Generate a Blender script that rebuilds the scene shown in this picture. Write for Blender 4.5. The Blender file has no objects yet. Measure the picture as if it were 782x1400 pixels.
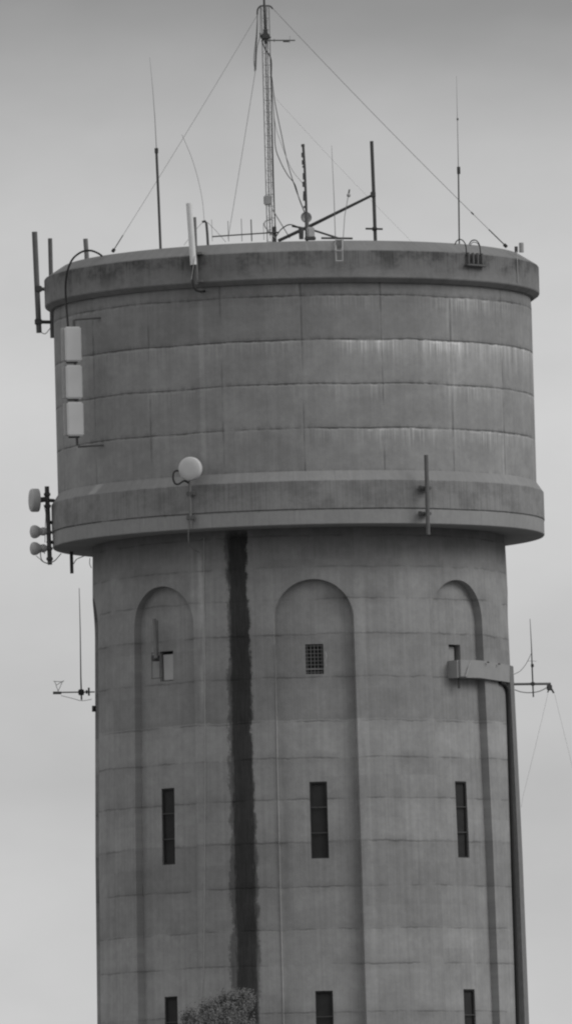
import bpy, bmesh, math, random
from mathutils import Vector, Matrix
random.seed(7)
R = math.radians
scene = bpy.context.scene
col = scene.collection

# ------------------------------------------------------------------ camera model
CAM = Vector((0, -320, 1.6)); FPX = 16000.0
pitch, yaw, roll = R(4.2), 16.2/16000.0, R(1.53)
fw = Vector((-math.sin(yaw)*math.cos(pitch), math.cos(yaw)*math.cos(pitch), math.sin(pitch)))
r0 = fw.cross(Vector((0, 0, 1))).normalized(); u0 = r0.cross(fw).normalized()
RT = r0*math.cos(roll) - u0*math.sin(roll); UP = r0*math.sin(roll) + u0*math.cos(roll)

def ray(px, py): return (fw*FPX + RT*(px-391) + UP*(700-py)).normalized()
def P(px, py, Y=0.0):
    d = ray(px, py); t = (Y-CAM.y)/d.y
    return CAM + d*t
def axpx(py): return 407.2 + (py-700)*0.0267
def zf(py, r): return P(axpx(py), py, -r).z          # height seen at the front of a circle of radius r
def cylp(px, py, rad):                               # point on the near side of a round wall
    d = ray(px, py); a = d.x*d.x+d.y*d.y; b = 2*(CAM.x*d.x+CAM.y*d.y); c = CAM.x**2+CAM.y**2-rad*rad
    q = b*b-4*a*c
    if q < 0: return P(px, py, 0)
    return CAM + d*((-b-math.sqrt(q))/(2*a))
def pol(th, rad, z): return Vector((rad*math.sin(th), -rad*math.cos(th), z))

# ------------------------------------------------------------------ shader helper
class S:
    nt = None
    def __init__(s, k): s.k = k
    @staticmethod
    def m(op, *a, clamp=False):
        n = S.nt.nodes.new('ShaderNodeMath'); n.operation = op; n.use_clamp = clamp
        for i, v in enumerate(a):
            if isinstance(v, S): S.nt.links.new(v.k, n.inputs[i])
            else: n.inputs[i].default_value = v
        return S(n.outputs[0])
    def __add__(s, o): return S.m('ADD', s, o)
    __radd__ = __add__
    def __sub__(s, o): return S.m('SUBTRACT', s, o)
    def __rsub__(s, o): return S.m('SUBTRACT', o, s)
    def __mul__(s, o): return S.m('MULTIPLY', s, o)
    __rmul__ = __mul__
    def __truediv__(s, o): return S.m('DIVIDE', s, o)
def smooth(x, a, b, lo=0.0, hi=1.0):
    n = S.nt.nodes.new('ShaderNodeMapRange'); n.interpolation_type = 'SMOOTHSTEP'
    S.nt.links.new(x.k, n.inputs[0])
    if a <= b: v = (a, b, lo, hi)
    else: v = (b, a, hi, lo)
    for i, q in enumerate(v): n.inputs[i+1].default_value = q
    return S(n.outputs[0])
def xyz(x, y, z):
    n = S.nt.nodes.new('ShaderNodeCombineXYZ')
    for i, v in enumerate((x, y, z)):
        if isinstance(v, S): S.nt.links.new(v.k, n.inputs[i])
        else: n.inputs[i].default_value = v
    return n.outputs[0]
def noise(vec, scale, detail=3, rough=.5):
    n = S.nt.nodes.new('ShaderNodeTexNoise'); S.nt.links.new(vec, n.inputs['Vector'])
    n.inputs['Scale'].default_value = scale; n.inputs['Detail'].default_value = detail; n.inputs['Roughness'].default_value = rough
    return S(n.outputs['Fac'])
def white(vec):
    n = S.nt.nodes.new('ShaderNodeTexWhiteNoise'); n.noise_dimensions = '3D'; S.nt.links.new(vec, n.inputs['Vector'])
    return S(n.outputs['Value'])
def ramp(x, stops, interp='LINEAR'):
    n = S.nt.nodes.new('ShaderNodeValToRGB'); S.nt.links.new(x.k, n.inputs[0]); e = n.color_ramp; e.interpolation = interp
    while len(e.elements) < len(stops): e.elements.new(0.5)
    for el, (p, v) in zip(e.elements, stops): el.position = p
    for el, (p, v) in zip(e.elements, stops): el.color = (v, v, v, 1)
    return S(n.outputs[0])
def new_mat(name, rough=.85, metal=0.0):
    m = bpy.data.materials.new(name); m.use_nodes = True; S.nt = m.node_tree
    b = m.node_tree.nodes['Principled BSDF']; b.inputs['Roughness'].default_value = rough; b.inputs['Metallic'].default_value = metal
    b.inputs['Specular IOR Level'].default_value = 0.25
    g = m.node_tree.nodes.new('ShaderNodeTexCoord')
    return m, b, g.outputs['Object']
def setcol(b, v):
    S.nt.links.new(v.k, b.inputs['Base Color'])
def bump(b, h, strength=.3, dist=.01):
    n = S.nt.nodes.new('ShaderNodeBump'); n.inputs['Strength'].default_value = strength; n.inputs['Distance'].default_value = dist
    S.nt.links.new(h.k, n.inputs['Height']); S.nt.links.new(n.outputs[0], b.inputs['Normal'])

def simple(name, v, rough=.6, metal=0.0, var=.25, sc=6.0):
    m, b, oc = new_mat(name, rough, metal)
    n = noise(oc, sc, 4)
    setcol(b, (n*(2*var) + (1-var))*v)
    return m
M = dict(
    galv=simple('galvanised_steel', .20, .6), dark=simple('dark_steel', .085, .6), black=simple('black_rubber', .035, .7),
    pale=simple('pale_metal', .42, .5), white=simple('white_radome', .80, .5, var=.07, sc=3), grey=simple('grey_radome', .48, .55, var=.1),
    wire=simple('steel_wire', .26, .6), duct=simple('duct_sheet_metal', .34, .7, var=.12, sc=3), void=simple('dark_interior', .040, .9),
    dish=simple('dish_cover', .62, .5, var=.08, sc=4),
    board=simple('pale_board', .50, .7, var=.08), bark=simple('bark', .10, .9), midgrey=simple('weathered_pipe', .15, .7))

# ------------------------------------------------------------------ heights read off the photograph
Z_RIMTOP = zf(330, 6.30); Z_CT = zf(343.5, 6.78); Z_CB = zf(386.5, 6.70)
Z_RT0 = zf(644, 6.55); Z_RT1 = zf(657, 6.74); Z_RB = zf(717.5, 6.74)
Z_ROOF = Z_RIMTOP - .06
prof_s = [(0, 6.10)] + [(zf(y, r), r) for y, r in ((1400, 5.91), (1150, 5.84), (950, 5.745), (760, 5.66))] + [(Z_RB+.05, 5.64)]
def RS(z):
    for (a, ra), (b, rb) in zip(prof_s, prof_s[1:]):
        if z <= b: return ra+(rb-ra)*(z-a)/(b-a)
    return prof_s[-1][1]
REC0 = R(3.6); HALF = R(10.9); RDEP = .22
def zs(py): return zf(py, 5.75)

def coords(oc):
    n = S.nt.nodes.new('ShaderNodeSeparateXYZ'); S.nt.links.new(oc, n.inputs[0])
    x, y, z = (S(n.outputs[i]) for i in range(3))
    th = S.m('ARCTAN2', x, y*-1.0)*57.29578
    return th, z
# --- concrete of the shaft
def shaft_material():
    m, b, oc = new_mat('shaft_concrete', .92)
    th, z = coords(oc)
    wob = noise(xyz(th*.08, z*.3, 1.0), 1.0, 4)
    wob2 = noise(xyz(th*.5, z*2.0, 3.0), 1.0, 4, .65)
    zw = z + (wob-.5)*.14 + (wob2-.5)*.07
    joints = [732, 775, 819, 867, 926, 987, 1037, 1093, 1152, 1213, 1271, 1319, 1385, 1440, 1500, 1560]
    dmin = None
    for j in joints:
        d = S.m('ABSOLUTE', zw - zs(j)); dmin = d if dmin is None else S.m('MINIMUM', dmin, d)
    jn = noise(xyz(th*.12, z*.6, 4.0), 1.0, 3)
    line = smooth(dmin, .045, .0)*smooth(jn, .34, .62)*(wob2*.40+.02) + smooth(dmin + (wob2-.5)*.1, .26, .0)*smooth(jn, .30, .7)*.12
    tones = [1.0]*(len(joints)+1)
    seq = {732:.93, 775:.98, 819:1.0, 867:.92, 926:.90, 987:1.13, 1037:1.02, 1093:1.05, 1152:.93, 1213:.97, 1271:1.07, 1319:1.1, 1385:1.0, 1440:.95, 1500:1.02}
    lo, hi = zs(1600), zs(700)
    st = []
    for j in sorted(seq, reverse=True):
        nx = joints[joints.index(j)+1]
        st.append(((zs(nx)-lo)/(hi-lo), seq[j]*.5))
    # board marks, mottling, vertical streaks
    mott = noise(xyz(th*.10, z, 0.0), .55, 5, .6)
    fine = noise(xyz(th*.1, z, 9.0), 6.0, 5, .7)
    strk = noise(xyz(th*.9, z*.10, 3.0), 1.0, 4, .6)
    strk2 = noise(xyz(th*3.2, z*.22, 7.0), 1.0, 2, .6)
    tone = ramp((zw+(strk-.5)*.10-lo)/(hi-lo), [(0, .5)]+st+[((zs(732)-lo)/(hi-lo), .45)], 'CONSTANT')*2.0
    cell = white(xyz(S.m('FLOOR', (th+7.3)/11.25), S.m('FLOOR', zw/1.17), 2.0))
    blot = noise(xyz(th*.10, z, 33.0), 1.7, 6, .7)
    v = (mott*.60+.70)*(strk*.40+.80)*(strk2*.18+.91)*(fine*.34+.83)*(cell*.10+.95)*(smooth(blot, .35, .68)*.13+.93)
    tm = smooth(noise(xyz(th*.035, z*.35, 41.0), 1.0, 3), .32, .62)
    tone = (tone-1.0)*(tm*.85+.60) + 1.0
    # pale run-off streaks
    def streak(c, w, amt, top, bot):
        nz = noise(xyz(th*.8, z*.7, c), 1.0, 3)
        dd = S.m('ABSOLUTE', th - c + (nz-.5)*w)
        return smooth(dd, w, w*.2)*smooth(z, bot, bot+1.5)*smooth(z, top, top-.6)*smooth(nz, .3, .62)*amt
    pale = streak(-28.0, 1.6, .42, zs(735), zs(1000)) + streak(-30.5, .8, .22, zs(730), zs(900)) + streak(16.5, 2.2, .14, zs(770), zs(1400)) \
        + streak(-7.0, .5, .12, zs(850), zs(1400)) + streak(38.5, 1.2, .14, zs(760), zs(1400)) + streak(30.5, 3.5, .08, zs(770), zs(1400)) + streak(51.0, 1.2, .28, zs(925), zs(1010))
    # shade below the tank underside, painted into the concrete colour with a streaky edge
    underside_shade = smooth(z + (strk-.5)*1.6, Z_RB-1.15, Z_RB-.1)*.30
    # all factors multiplied together, the painted underside shade included
    v = v*tone*(1.0-line)*(pale+1.0)*(1.0-underside_shade)*.318
    # black algae strip
    frac = smooth(z, zs(1400), zs(730), 3.95, 3.05)
    e1 = noise(xyz(th*.16, z*.55, 11.0), 4.0, 7, .85); e2 = noise(xyz(th*.1, z, 5.0), .5, 3)
    side = smooth(th, -17.4, -17.0, 1.0, .62)
    e4 = noise(xyz(th*.05, z, 51.0), 1.3, 5, .7)
    dd = S.m('ABSOLUTE', th + 17.1 + (e2-.5)*1.6) + (e1-.5)*5.5*side + (e4-.5)*3.6
    core = smooth(dd - frac, .40, -.40)
    topm = smooth(z + (e1-.5)*.5, Z_RB+.2, Z_RB-.25)
    e3 = noise(xyz(th*.6, z*.5, 15.0), 3.0, 5, .7)
    inner = smooth(S.m('ABSOLUTE', th + 16.7 + (e2-.5)*1.0) + (e3-.5)*3.0 + (e1-.5)*2.5, 3.3, 2.3)
    kk = core*topm
    v = v*(1.0-kk*(e3*.20+.42+inner*.34)*.97) 
    v = S.m('MAXIMUM', v, .026)
    setcol(b, v)
    bump(b, fine*.6 - line*4.0 + strk2*.3, .5, .02)
    return m
def drum_material(name, kind):
    m, b, oc = new_mat(name, .92)
    th, z = coords(oc)
    wob = noise(xyz(th*.06, z*.2, 1.0), 1.0, 4)
    mott = noise(xyz(th*.11, z, 0.0), .5, 5, .6)
    fine = noise(xyz(th*.11, z, 9.0), 6.0, 5, .7)
    strk = noise(xyz(th*.7, z*.12, 3.0), 1.0, 4, .6)
    strk2 = noise(xyz(th*3.6, z*.3, 7.0), 1.0, 3, .6)
    v = (mott*.5+.75)*(strk*.30+.85)*(strk2*.16+.92)*(fine*.30+.85)
    if kind == 'tank':
        H = 1.195; z0 = zf(465.5, 6.55)
        wob2 = noise(xyz(th*.6, z*2.0, 3.0), 1.0, 4, .65)
        zw = z + (wob-.5)*.10 + (wob2-.5)*.07
        q = (z0 - zw)/H; cellz = S.m('FLOOR', q); d = (q-cellz)*H
        qa = (th-1.9)/19.2; cella = S.m('FLOOR', qa)
        da = S.m('MINIMUM', qa-cella, 1.0-(qa-cella))*19.2
        cw = white(xyz(cella, cellz, 2.0))
        jn = noise(xyz(th*.10, z*.5, 4.0), 1.0, 3)
        ln = S.m('MAXIMUM', smooth(d, .035, .012)*.0, smooth(S.m('MINIMUM', d, H-d), .045, .0)*smooth(jn, .30, .60)*(wob2*1.1+.1))
        lv = smooth(da + (strk2-.5)*.25, .38, .02)*smooth(noise(xyz(th*.05, z*.8, 14.0), 1.0, 3), .40, .62)
        n1 = noise(xyz(th*1.5, cellz*3.1, 6.0), 1.0, 4, .7); n2 = noise(xyz(th*.045, cellz*2.3, 8.0), 1.0, 2)
        region = smooth(th, -6.0, 26.0, .22, 1.0)*smooth(th, 46.0, 62.0, 1.0, .5)*smooth(n2, .34, .60)*smooth(cellz, -1.5, -.5)
        n1c = S.m('POWER', n1, 3.0)
        L = n1c*2.6 + .04
        drip = smooth(d/L, 1.0, .2)*smooth(d, .012, .03)*smooth(n1, .38, .62)
        pv = smooth(S.m('ABSOLUTE', da-.75+(strk2-.5)*.8), .45, .05)*smooth(mott, .48, .62)*smooth(th, -30.0, 10.0)*.16
        cellw = smooth(cellz, .9, .1, .55, 1.0)
        n3 = noise(xyz(th*.5, cellz*1.7, 61.0), 1.0, 3, .6)
        wash = smooth(d, 1.05, .1)*smooth(n3, .40, .62)*smooth(cellz, .9, .1)*smooth(cellz, -.9, -.1)*smooth(th, 8.0, 24.0)*(strk2*1.2+.1)
        longd = smooth(noise(xyz(th*2.2, cellz*3.1, 16.0), 1.0, 2, .5), .60, .70)*smooth(d, .9, .0)*smooth(d, .01, .03)
        eff = drip*region*cellw*(n3*1.6+.1) + pv + wash*.50 + longd*region*cellw*.5
        ribbon = smooth(d, .10, .045)*smooth(d, .005, .03)*smooth(n2, .40, .55)*smooth(noise(xyz(th*.35, cellz*5.0, 2.0), 1.0, 3), .42, .6)
        tone = ramp((z - zf(648, 6.55))/(zf(385, 6.55)-zf(648, 6.55)), [(0, .5), (.235, .50), (.465, .52), (.69, .45), (.885, .43)], 'CONSTANT')*2.0
        side = 1.0
        stripe = smooth(S.m('ABSOLUTE', th + 22.2 + (mott-.5)*.3), 1.0, .3)*.16
        v = v*tone*side*(cw*.10+.95)*(1.0-ln*.34)*(1.0-lv*.30)*(1.0+stripe)*(smooth(noise(xyz(th*.10, z, 33.0), 1.6, 6, .7), .35, .68)*.16+.92)*(1.0-smooth(H-d, .28, .0)*smooth(strk2, .5, .7)*.12)*(1.0-smooth(H-d, .15, .03)*smooth(wob2, .42, .60)*.22)
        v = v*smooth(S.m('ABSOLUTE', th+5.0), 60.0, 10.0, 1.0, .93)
        v = v + eff*1.15 + ribbon*region*.55*cellw + ribbon*.10
        v = v*.325
        h = fine*.6 - ln*4.0 - lv*2
    elif kind == 'cornice':
        up = smooth(z + (strk-.5)*.9, Z_CT-.75, Z_CT-.15)
        blot = smooth(noise(xyz(th*.11, z*1.2, 21.0), 1.1, 5, .7), .42, .66)
        top = smooth(z, Z_CT-.02, Z_CT+.03)
        drp = smooth(strk2, .45, .75)
        v = v*(1.0 - up*(1.0-top)*(blot*.34+.18+drp*.30))*(1.0-blot*(1.0-top)*.16)*(1.0-top*.17)
        lichen = smooth(noise(xyz(th*.9, z*.8, 31.0), 1.0, 4, .7), .66, .74)*.25
        v = (v*.93 + lichen*.6)*.275
        h = fine*.6
    else:
        zj = zf(697, 6.74)
        dj = S.m('ABSOLUTE', z - zj + (wob-.5)*.04)
        jn = noise(xyz(th*.15, z*.5, 4.0), 1.0, 3)
        ln = smooth(dj, .035, 0.0)*smooth(jn, .25, .5)
        up = smooth(z + (strk-.5)*.35, zj-.05, zj+.05)
        top = smooth(z, Z_RT1-.02, Z_RT1+.03)
        blot = smooth(noise(xyz(th*.11, z*1.2, 22.0), 1.3, 5, .7), .40, .66)
        n1 = noise(xyz(th*1.3, 3.1, 6.0), 1.0, 4, .7)
        drip = smooth(z, zj-.42, zj-.02)*smooth(z, zj+.01, zj-.02)*smooth(n1, .60, .72)
        da = S.m('ABSOLUTE', S.m('FRACT', (th-4.0)/9.6) - .5)*9.6
        lv = smooth(da, .22, .02)*smooth(mott, .40, .6)
        patch = smooth(S.m('ABSOLUTE', th + 56.0 + (fine-.5)*2 + (z-Z_RT1)*-6.0), 2.2, .8)*top
        v = v*(1.0 - up*(1.0-top)*(blot*.22+.07+smooth(strk2, .42, .7)*.20))*(1.0-ln*.30)*(1.0-lv*.14)*(1.0-top*.13)
        v = (v + drip*.6 + patch*.35)*.32
        h = fine*.6 - ln*4.0
    setcol(b, v)
    bump(b, h, .5, .02)
    return m
M['shaft'] = shaft_material()
M['tank'] = drum_material('tank_concrete', 'tank')
M['cornice'] = drum_material('cornice_concrete', 'cornice')
M['ring'] = drum_material('ring_concrete', 'ring')

# ------------------------------------------------------------------ mesh helpers
SPLIT = {'crossbar', 'clamp', 'bracket', 'element', 'upright', 'fixing'}
def finish(name, bm, mat, parent=None, angle=35):
    if name in SPLIT:
        bm.verts.index_update(); seen = set(); comps = []
        for v in bm.verts:
            if v in seen: continue
            st = [v]; seen.add(v); comp = []
            while st:
                a = st.pop(); comp.append(a)
                for e in a.link_edges:
                    b = e.other_vert(a)
                    if b not in seen: seen.add(b); st.append(b)
            comps.append(comp)
        if len(comps) > 1:
            o = None
            for comp in comps:
                nb = bmesh.new(); mp = {v: nb.verts.new(v.co) for v in comp}
                fs = {f for v in comp for f in v.link_faces}
                for f in fs: nb.faces.new([mp[v] for v in f.verts])
                o = finish1(name, nb, mat, parent, angle)
            bm.free(); return o
    return finish1(name, bm, mat, parent, angle)
def finish1(name, bm, mat, parent=None, angle=35):
    me = bpy.data.meshes.new(name)
    bmesh.ops.recalc_face_normals(bm, faces=bm.faces)
    bm.to_mesh(me); bm.free()
    for p in me.polygons: p.use_smooth = True
    me.set_sharp_from_angle(angle=R(angle))
    me.materials.append(mat)
    o = bpy.data.objects.new(name, me); col.objects.link(o)
    if parent:
        o.parent = parent
        o.matrix_parent_inverse = Matrix.Translation(-parent.location)
    return o
def tag(o, label, cat, group=None, kind=None):
    o['label'] = label; o['category'] = cat
    if group: o['group'] = group
    if kind: o['kind'] = kind
    return o
def thing(name, label, cat, loc, group=None):
    e = bpy.data.objects.new(name, None); e.location = loc; e.empty_display_size = .3
    col.objects.link(e); return tag(e, label, cat, group)
def tube(bm, pts, rad, seg=8, caps=True):
    pts = [Vector(p) for p in pts]; n = len(pts)
    if isinstance(rad, (list, tuple)) and len(rad) != n:
        q = []
        for i in range(n):
            f = i/(n-1)*(len(rad)-1); k = min(int(f), len(rad)-2); q.append(rad[k]+(rad[k+1]-rad[k])*(f-k))
        rad = q
    rads = rad if isinstance(rad, (list, tuple)) else [rad]*n
    rings = []; ref = None
    for i, p in enumerate(pts):
        t = (pts[min(i+1, n-1)]-pts[max(i-1, 0)]).normalized()
        if ref is None:
            ref = Vector((1, 0, 0)) if abs(t.x) < .8 else Vector((0, 1, 0))
        ref = (ref - t*ref.dot(t)).normalized(); s = t.cross(ref)
        rings.append([bm.verts.new(p + (ref*math.cos(a)+s*math.sin(a))*rads[i]) for a in [2*math.pi*k/seg for k in range(seg)]])
    for A, B in zip(rings, rings[1:]):
        for k in range(seg): bm.faces.new((A[k], A[(k+1) % seg], B[(k+1) % seg], B[k]))
    if caps:
        bm.faces.new(rings[0][::-1]); bm.faces.new(rings[-1])
def smoothpts(pts, n=8):
    pts = [Vector(p) for p in pts]; out = []
    q = [pts[0]*2-pts[1]]+pts+[pts[-1]*2-pts[-2]]
    for i in range(1, len(q)-2):
        for k in range(n):
            t = k/n; a, b, c, d = q[i-1], q[i], q[i+1], q[i+2]
            out.append(.5*((2*b)+(c-a)*t+(2*a-5*b+4*c-d)*t*t+(3*b-a-3*c+d)*t**3))
    out.append(pts[-1]); return out
def box(bm, c, ax, ay, az, sx, sy, sz, bev=0.0):
    """box centred on c with unit axes and full sizes"""
    t = bmesh.new(); bmesh.ops.create_cube(t, size=1)
    mt = Matrix((ax*sx, ay*sy, az*sz)).transposed().to_4x4(); mt.translation = c
    bmesh.ops.transform(t, matrix=mt, verts=t.verts)
    if bev: bmesh.ops.bevel(t, geom=list(t.edges), offset=bev, segments=2, affect='EDGES')
    me = bpy.data.meshes.new('tmp'); t.to_mesh(me); t.free(); bm.from_mesh(me); bpy.data.meshes.remove(me)
X, Y_, Z = Vector((1, 0, 0)), Vector((0, 1, 0)), Vector((0, 0, 1))
def abox(bm, c, sx, sy, sz, ang=0, bev=0.0):
    ax = Vector((math.cos(ang), math.sin(ang), 0)); ay = Vector((-math.sin(ang), math.cos(ang), 0))
    box(bm, c, ax, ay, Z, sx, sy, sz, bev)
def lathe(bm, prof, org, axis, seg=40):
    axis = axis.normalized(); ref = axis.orthogonal().normalized(); s = axis.cross(ref); rings = []
    for h, r in prof:
        if r < 1e-5: rings.append([bm.verts.new(org+axis*h)])
        else: rings.append([bm.verts.new(org+axis*h+(ref*math.cos(a)+s*math.sin(a))*r) for a in [2*math.pi*k/seg for k in range(seg)]])
    for A, B in zip(rings, rings[1:]):
        for k in range(seg):
            k2 = (k+1) % seg
            if len(A) == 1 and len(B) == 1: continue
            if len(A) == 1: bm.faces.new((A[0], B[k2], B[k]))
            elif len(B) == 1: bm.faces.new((A[k], A[k2], B[0]))
            else: bm.faces.new((A[k], A[k2], B[k2], B[k]))
def T(name, pts, rad, mat, parent=None, seg=8, curve=False):
    bm = bmesh.new(); tube(bm, smoothpts(pts) if curve else pts, rad, seg)
    return finish(name, bm, M[mat], parent)

# ------------------------------------------------------------------ ground
bm = bmesh.new()
rings = [0, 40, 120, 400, 1200, 4000, 12000]
prev = None
for i, rr in enumerate(rings):
    cur = [bm.verts.new((rr*math.sin(a), rr*math.cos(a)-100, 0)) for a in [2*math.pi*k/48 for k in range(48)]] if rr else [bm.verts.new((0, -100, 0))]
    if prev:
        for k in range(48):
            if len(prev) == 1: bm.faces.new((prev[0], cur[k], cur[(k+1) % 48]))
            else: bm.faces.new((prev[k], cur[k], cur[(k+1) % 48], prev[(k+1) % 48]))
    prev = cur
gm, gb, goc = new_mat('dry_grass_ground', .95)
setcol(gb, (noise(goc, .05, 6)*.8+.6)*(noise(goc, 1.5, 5, .7)*.6+.7)*.13)
g = finish('ground', bm, gm); g['kind'] = 'structure'

# ------------------------------------------------------------------ water tower
tower = thing('water_tower', 'round grey concrete water tower with arched recesses below a wide banded tank', 'water tower', (0, 0, 0))
SEG = 288
def ringmesh(name, prof, mat, parent, angle=30):
    bm = bmesh.new(); rings = []
    for r, z in prof:
        rings.append([bm.verts.new((0, 0, z))] if r == 0 else [bm.verts.new(pol(2*math.pi*k/SEG, r, z)) for k in range(SEG)])
    for A, B in zip(rings, rings[1:]):
        for k in range(SEG):
            k2 = (k+1) % SEG
            if len(A) == 1: bm.faces.new((A[0], B[k], B[k2]))
            elif len(B) == 1: bm.faces.new((A[k], A[k2], B[0]))
            else: bm.faces.new((A[k], A[k2], B[k2], B[k]))
    return finish(name, bm, mat, parent, angle)
ringmesh('cornice', [(6.30, Z_RIMTOP), (6.76, Z_CT+.02), (6.78, Z_CT-.01), (6.78, Z_CB+.13), (6.765, Z_CB+.10), (6.62, Z_CB), (6.50, Z_CB), (6.0, Z_CB+.1), (6.0, Z_RIMTOP), (6.30, Z_RIMTOP)], M['cornice'], tower, 20)
ringmesh('tank', [(6.53, Z_CB+.02), (6.55, Z_CB-.3), (6.55, Z_RT0-.02), (6.3, Z_RT0-.02), (6.3, Z_CB+.02), (6.53, Z_CB+.02)], M['tank'], tower)
ringmesh('tank_band', [(6.548, Z_RT0), (6.72, Z_RT1+.015), (6.74, Z_RT1-.015), (6.745, Z_RB+.42), (6.73, Z_RB+.41), (6.73, Z_RB+.02), (6.71, Z_RB), (5.5, Z_RB), (5.5, Z_RT0), (6.548, Z_RT0)], M['ring'], tower, 20)
ringmesh('roof', [(6.02, Z_ROOF), (3, Z_ROOF+.04), (0, Z_ROOF+.08)], M['cornice'], tower)

# shaft: solid with arched recesses and real window openings cut in
bm = bmesh.new(); rings = []
zl = sorted(set([p[0] for p in prof_s] + [i*1.2 for i in range(1, 20)]))
zl = [z for z in zl if z <= Z_RB+.051]; zl[-1] = Z_RB-.002
for z in zl: rings.append([bm.verts.new(pol(2*math.pi*k/SEG, RS(z), z)) for k in range(SEG)])
for A, B in zip(rings, rings[1:]):
    for k in range(SEG): bm.faces.new((A[k], A[(k+1) % SEG], B[(k+1) % SEG], B[k]))
bm.faces.new(rings[0][::-1]); bm.faces.new(rings[-1])
shaft = finish('shaft', bm, M['shaft'], tower)
cutters = []
Z_APEX = zf(792, 5.66); RA = HALF*5.68; Z_SPR = Z_APEX-RA
for s in range(8):
    bm = bmesh.new(); c0 = REC0 + s*math.pi/4; NC, NR = 36, 26; inn = []; out = []
    for i in range(NC+1):
        u = -math.cos(math.pi*i/NC); th = c0+u*HALF; zt = Z_SPR+RA*math.sqrt(max(0, 1-u*u))
        ia, oa = [], []
        for j in range(NR+1):
            z = .35+(zt-.35)*j/NR; ia.append(bm.verts.new(pol(th, RS(z)-RDEP, z))); oa.append(bm.verts.new(pol(th, 7.0, z)))
        inn.append(ia); out.append(oa)
    for i in range(NC):
        for j in range(NR):
            bm.faces.new((inn[i][j], inn[i][j+1], inn[i+1][j+1], inn[i+1][j])); bm.faces.new((out[i][j], out[i+1][j], out[i+1][j+1], out[i][j+1]))
        for j in (0, NR):
            bm.faces.new((inn[i][j], inn[i+1][j], out[i+1][j], out[i][j]))
    for i in (0, NC):
        for j in range(NR): bm.faces.new((inn[i][j], out[i][j], out[i][j+1], inn[i][j+1]))
    cutters.append(finish('cut', bm, M['shaft']))
OPEN = []      # (kind, theta, z0, z1, width)
for s, nm in ((-1, 'a'), (0, 'b'), (1, 'c')):
    th = REC0+s*R(45.2)
    OPEN.append(('window'+nm, th, zf(922, 5.5), zf(881, 5.5), .48))
    OPEN.append(('slit', th, zf(1174, 5.62), zf(1069, 5.62), .47))
    OPEN.append(('slit', th, zf(1461, 5.7), zf(1355, 5.7), .47))
for k, th, z0, z1, w in OPEN:
    bm = bmesh.new(); r = RS((z0+z1)/2)-RDEP
    abox(bm, pol(th, r, (z0+z1)/2), w, 1.3, z1-z0, th)
    cutters.append(finish('cut', bm, M['shaft']))
for c in cutters:
    md = shaft.modifiers.new('b', 'BOOLEAN'); md.operation = 'DIFFERENCE'; md.object = c; md.solver = 'EXACT'
dg = bpy.context.evaluated_depsgraph_get()
nm_ = bpy.data.meshes.new_from_object(shaft.evaluated_get(dg))
shaft.modifiers.clear(); shaft.data = nm_
for p in nm_.polygons: p.use_smooth = True
nm_.set_sharp_from_angle(angle=R(25))
for c in cutters: bpy.data.objects.remove(c, do_unlink=True)

# the windows
for k, th, z0, z1, w in OPEN:
    zc = (z0+z1)/2; r = RS(zc)-RDEP; h = z1-z0
    tx = Vector((math.cos(th), math.sin(th), 0)); n = pol(th, 1, 0)
    bm = bmesh.new()
    vs_ = []
    D0 = .04 if k == 'slit' else .21
    for dep in (D0, D0+.06):
        for q in (.003, .046):
            vs_.append([bm.verts.new(n*(r-dep)+tx*sx_*(w/2-q)+Z*(zc+sz_*(h/2-q))) for sx_, sz_ in ((-1, -1), (1, -1), (1, 1), (-1, 1))])
    for A_, B_ in ((0, 1), (1, 3), (3, 2), (2, 0)):
        for q in range(4): bm.faces.new((vs_[A_][q], vs_[A_][(q+1) % 4], vs_[B_][(q+1) % 4], vs_[B_][q]))
    win = finish('slit_window' if k == 'slit' else 'window', bm, M['void'], tower)
    bm = bmesh.new(); box(bm, n*(r-D0-.06)+Z*zc, tx, -n, Z, w-.01, .02, h-.01); finish('pane', bm, M['void'], win)
    if k == 'slit':
        bm = bmesh.new()
        for f in (-1/6, 1/6): box(bm, n*(r-.03)+Z*(zc+h*f), tx, -n, Z, w-.006, .02, .022)
        finish('crossbar', bm, M['dark'], win)
    elif k == 'windowb':
        bm = bmesh.new()
        for i in range(5): tube(bm, [n*(r-.05)+tx*(w*(i+.5)/5-w/2)+Z*(zc-h/2), n*(r-.05)+tx*(w*(i+.5)/5-w/2)+Z*(zc+h/2)], .009, 6)
        for i in range(8): tube(bm, [n*(r-.04)-tx*w/2+Z*(zc-h/2+h*(i+.5)/8), n*(r-.04)+tx*w/2+Z*(zc-h/2+h*(i+.5)/8)], .009, 6)
        box(bm, n*(r-.03)+Z*(zc-h/2+.13), tx, -n, Z, w-.01, .02, .03)
        finish('grille', bm, M['galv'], win)
    elif k == 'windowa':
        bm = bmesh.new(); box(bm, n*(r-.09)+tx*.03+Z*(zc-.03), tx, -n, Z, w-.07, .03, h-.11, .006); finish('shutter', bm, M['board'], win)
    else:
        bm = bmesh.new(); box(bm, n*(r-.16)-tx*.05+Z*(zc), tx, -n, Z, w-.10, .03, h-.1, .006); finish('shutter', bm, M['duct'], win)

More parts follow.
